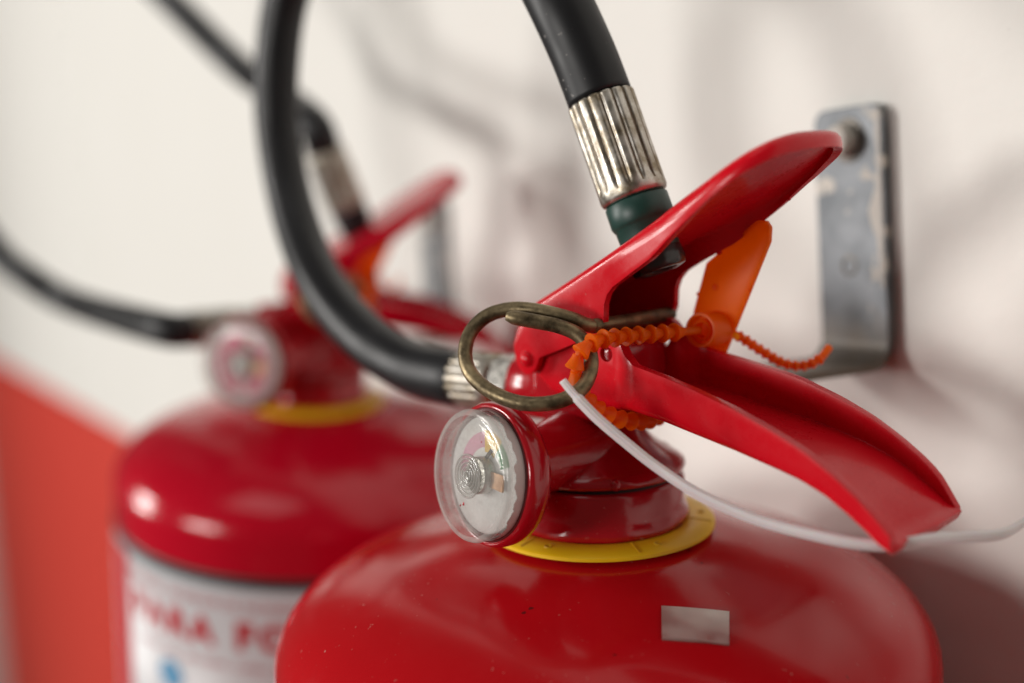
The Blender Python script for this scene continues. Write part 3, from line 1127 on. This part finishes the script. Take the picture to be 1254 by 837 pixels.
for o in SHARED:
    if o.name == 'gauge':
        continue
    copy_part(o, rear)
rg = gauge(rear, True)
rg.scale = (1.12, 1.12, 1.12)
rg.location = Vector((-28.1, -27.7, 23.0)) * .001 * (1 - 1.12)
for c in rear.children:
    if c.name.startswith(('cylinder', 'upper_lever', 'lower_lever')):
        c.material_slots[0].link = 'OBJECT'
        c.material_slots[0].material = RED_R
for o in HOSE_PARTS:
    if not o.name.startswith('hose'):
        c = copy_part(o, rear)
        if o.name.startswith('nozzle_sleeve'):
            c.material_slots[0].link = 'OBJECT'
            c.material_slots[0].material = RUBBER
HOSE_REAR = [(-44, 0, 29.6), (-49.4, 0, 29.4), (-60, 2, 30.2), (-98.4, 111.6, 15.8), (-117.9, 135.1, 22.1), (-138.2, 160.6, 34.7), (-163.4, 199.0, 69.9), (-167.2, 227.0, 129.3), (-141.2, 234.0, 183.1), (-99.7, 214.6, 196.2), (-66.5, 176.0, 169.0), (-43.4, 147.2, 146.8), (-21.1, 118.6, 125.1), (-5.4, 57.4, 114.6), (-0.6, 0, 109.5), (3.6, 0, 99.6)]
V, F_ = tube(spline(HOSE_REAR, 10), 6.8, 24)
mesh('hose', V, F_, RUBBER, rear)

# band, printed label and its lettering on the far cylinder
RC = 79.4


def band(name, z0, z1, r, M_, a0, a1, par):
    n = 80
    vv, ff = [], []
    for i in range(n + 1):
        a = radians(a0 + (a1 - a0) * i / n)
        for z in (z0, z1):
            vv.append((r * cos(a), r * sin(a), z))
    for i in range(n):
        ff.append((2 * i, 2 * i + 2, 2 * i + 3, 2 * i + 1))
    return mesh(name, vv, ff, M_, par)


ZL = -46.5
V, F_ = revolve([(RC, ZL + 3.6), (RC + .5, ZL + 3.4), (RC + .7, ZL + 1.8), (RC + .5, ZL + .2), (RC, ZL)], 128)
mesh('black_band', V, F_, GASKET, rear)
V, F_ = revolve([(RC, ZL), (RC + .25, ZL), (RC + .3, ZL - 150), (RC, ZL - 150)], 128)
lab = mesh('label', V, F_, LABEL, rear)
band('label_edge', ZL - 1.3, ZL - .1, RC + .42, SLATE, 0, 360, lab)
VIEW = -96.8     # bearing on the cylinder that faces the camera


def text(body, size, zc, ac, M_, name='lettering', bold=0.0, sp=1.1):
    cu = bpy.data.curves.new('t', 'FONT')
    cu.body = body; cu.size = size; cu.align_x = 'CENTER'; cu.align_y = 'CENTER'
    cu.offset = bold
    cu.space_character = sp
    to = bpy.data.objects.new('t', cu); COL.objects.link(to)
    dg = bpy.context.evaluated_depsgraph_get()
    me = bpy.data.meshes.new_from_object(to.evaluated_get(dg))
    bpy.data.objects.remove(to)
    bm = bmesh.new(); bm.from_mesh(me)
    bmesh.ops.subdivide_edges(bm, edges=[e_ for e_ in bm.edges if e_.calc_length() > 2], cuts=2)
    for v in bm.verts:
        a = radians(ac) + v.co.x / RC
        v.co = Vector(((RC + .46) * cos(a), (RC + .46) * sin(a), zc + v.co.y)) * .001
    bm.to_mesh(me); bm.free()
    me.materials.append(M_)
    o = bpy.data.objects.new(name, me); COL.objects.link(o); o.parent = lab
    return o


text('PARA FOGO', 13.6, ZL - 20, -119.0, LRED, 'lettering', .95, 1.4)
text('EXTINTOR DE INCENDIO  EXTINTOR DE INCENDIO  EXTINTOR DE INCENDIO', 4.4, ZL - 8, VIEW - 22, LRED)
text('CARGA  ABC  USO GERAL  CARGA  ABC  USO GERAL', 3.4, ZL - 32, VIEW - 22, LRED)
for da in (-41.7,):
    v, f = [], []
    for k in range(25):
        a = 2 * pi * k / 24
        rr = 6.0 if k else 0
        aa = radians(VIEW + da) + rr * cos(a) / RC
        v.append(((RC + .5) * cos(aa), (RC + .5) * sin(aa), ZL - 42 + rr * sin(a)))
    f = [(0, k, k % 24 + 1) for k in range(1, 25)]
    mesh('blue_mark', v, f, LBLUE, lab)
band('label_border', ZL - 150, ZL - 2.8, RC + .44, LRED, -171, -158, lab)

pin(REAR, 'blurred brass pull pin on the far extinguisher, catching a round highlight', PG)
seal(REAR, 'blurred dark orange seal under the lever of the far extinguisher', SG)
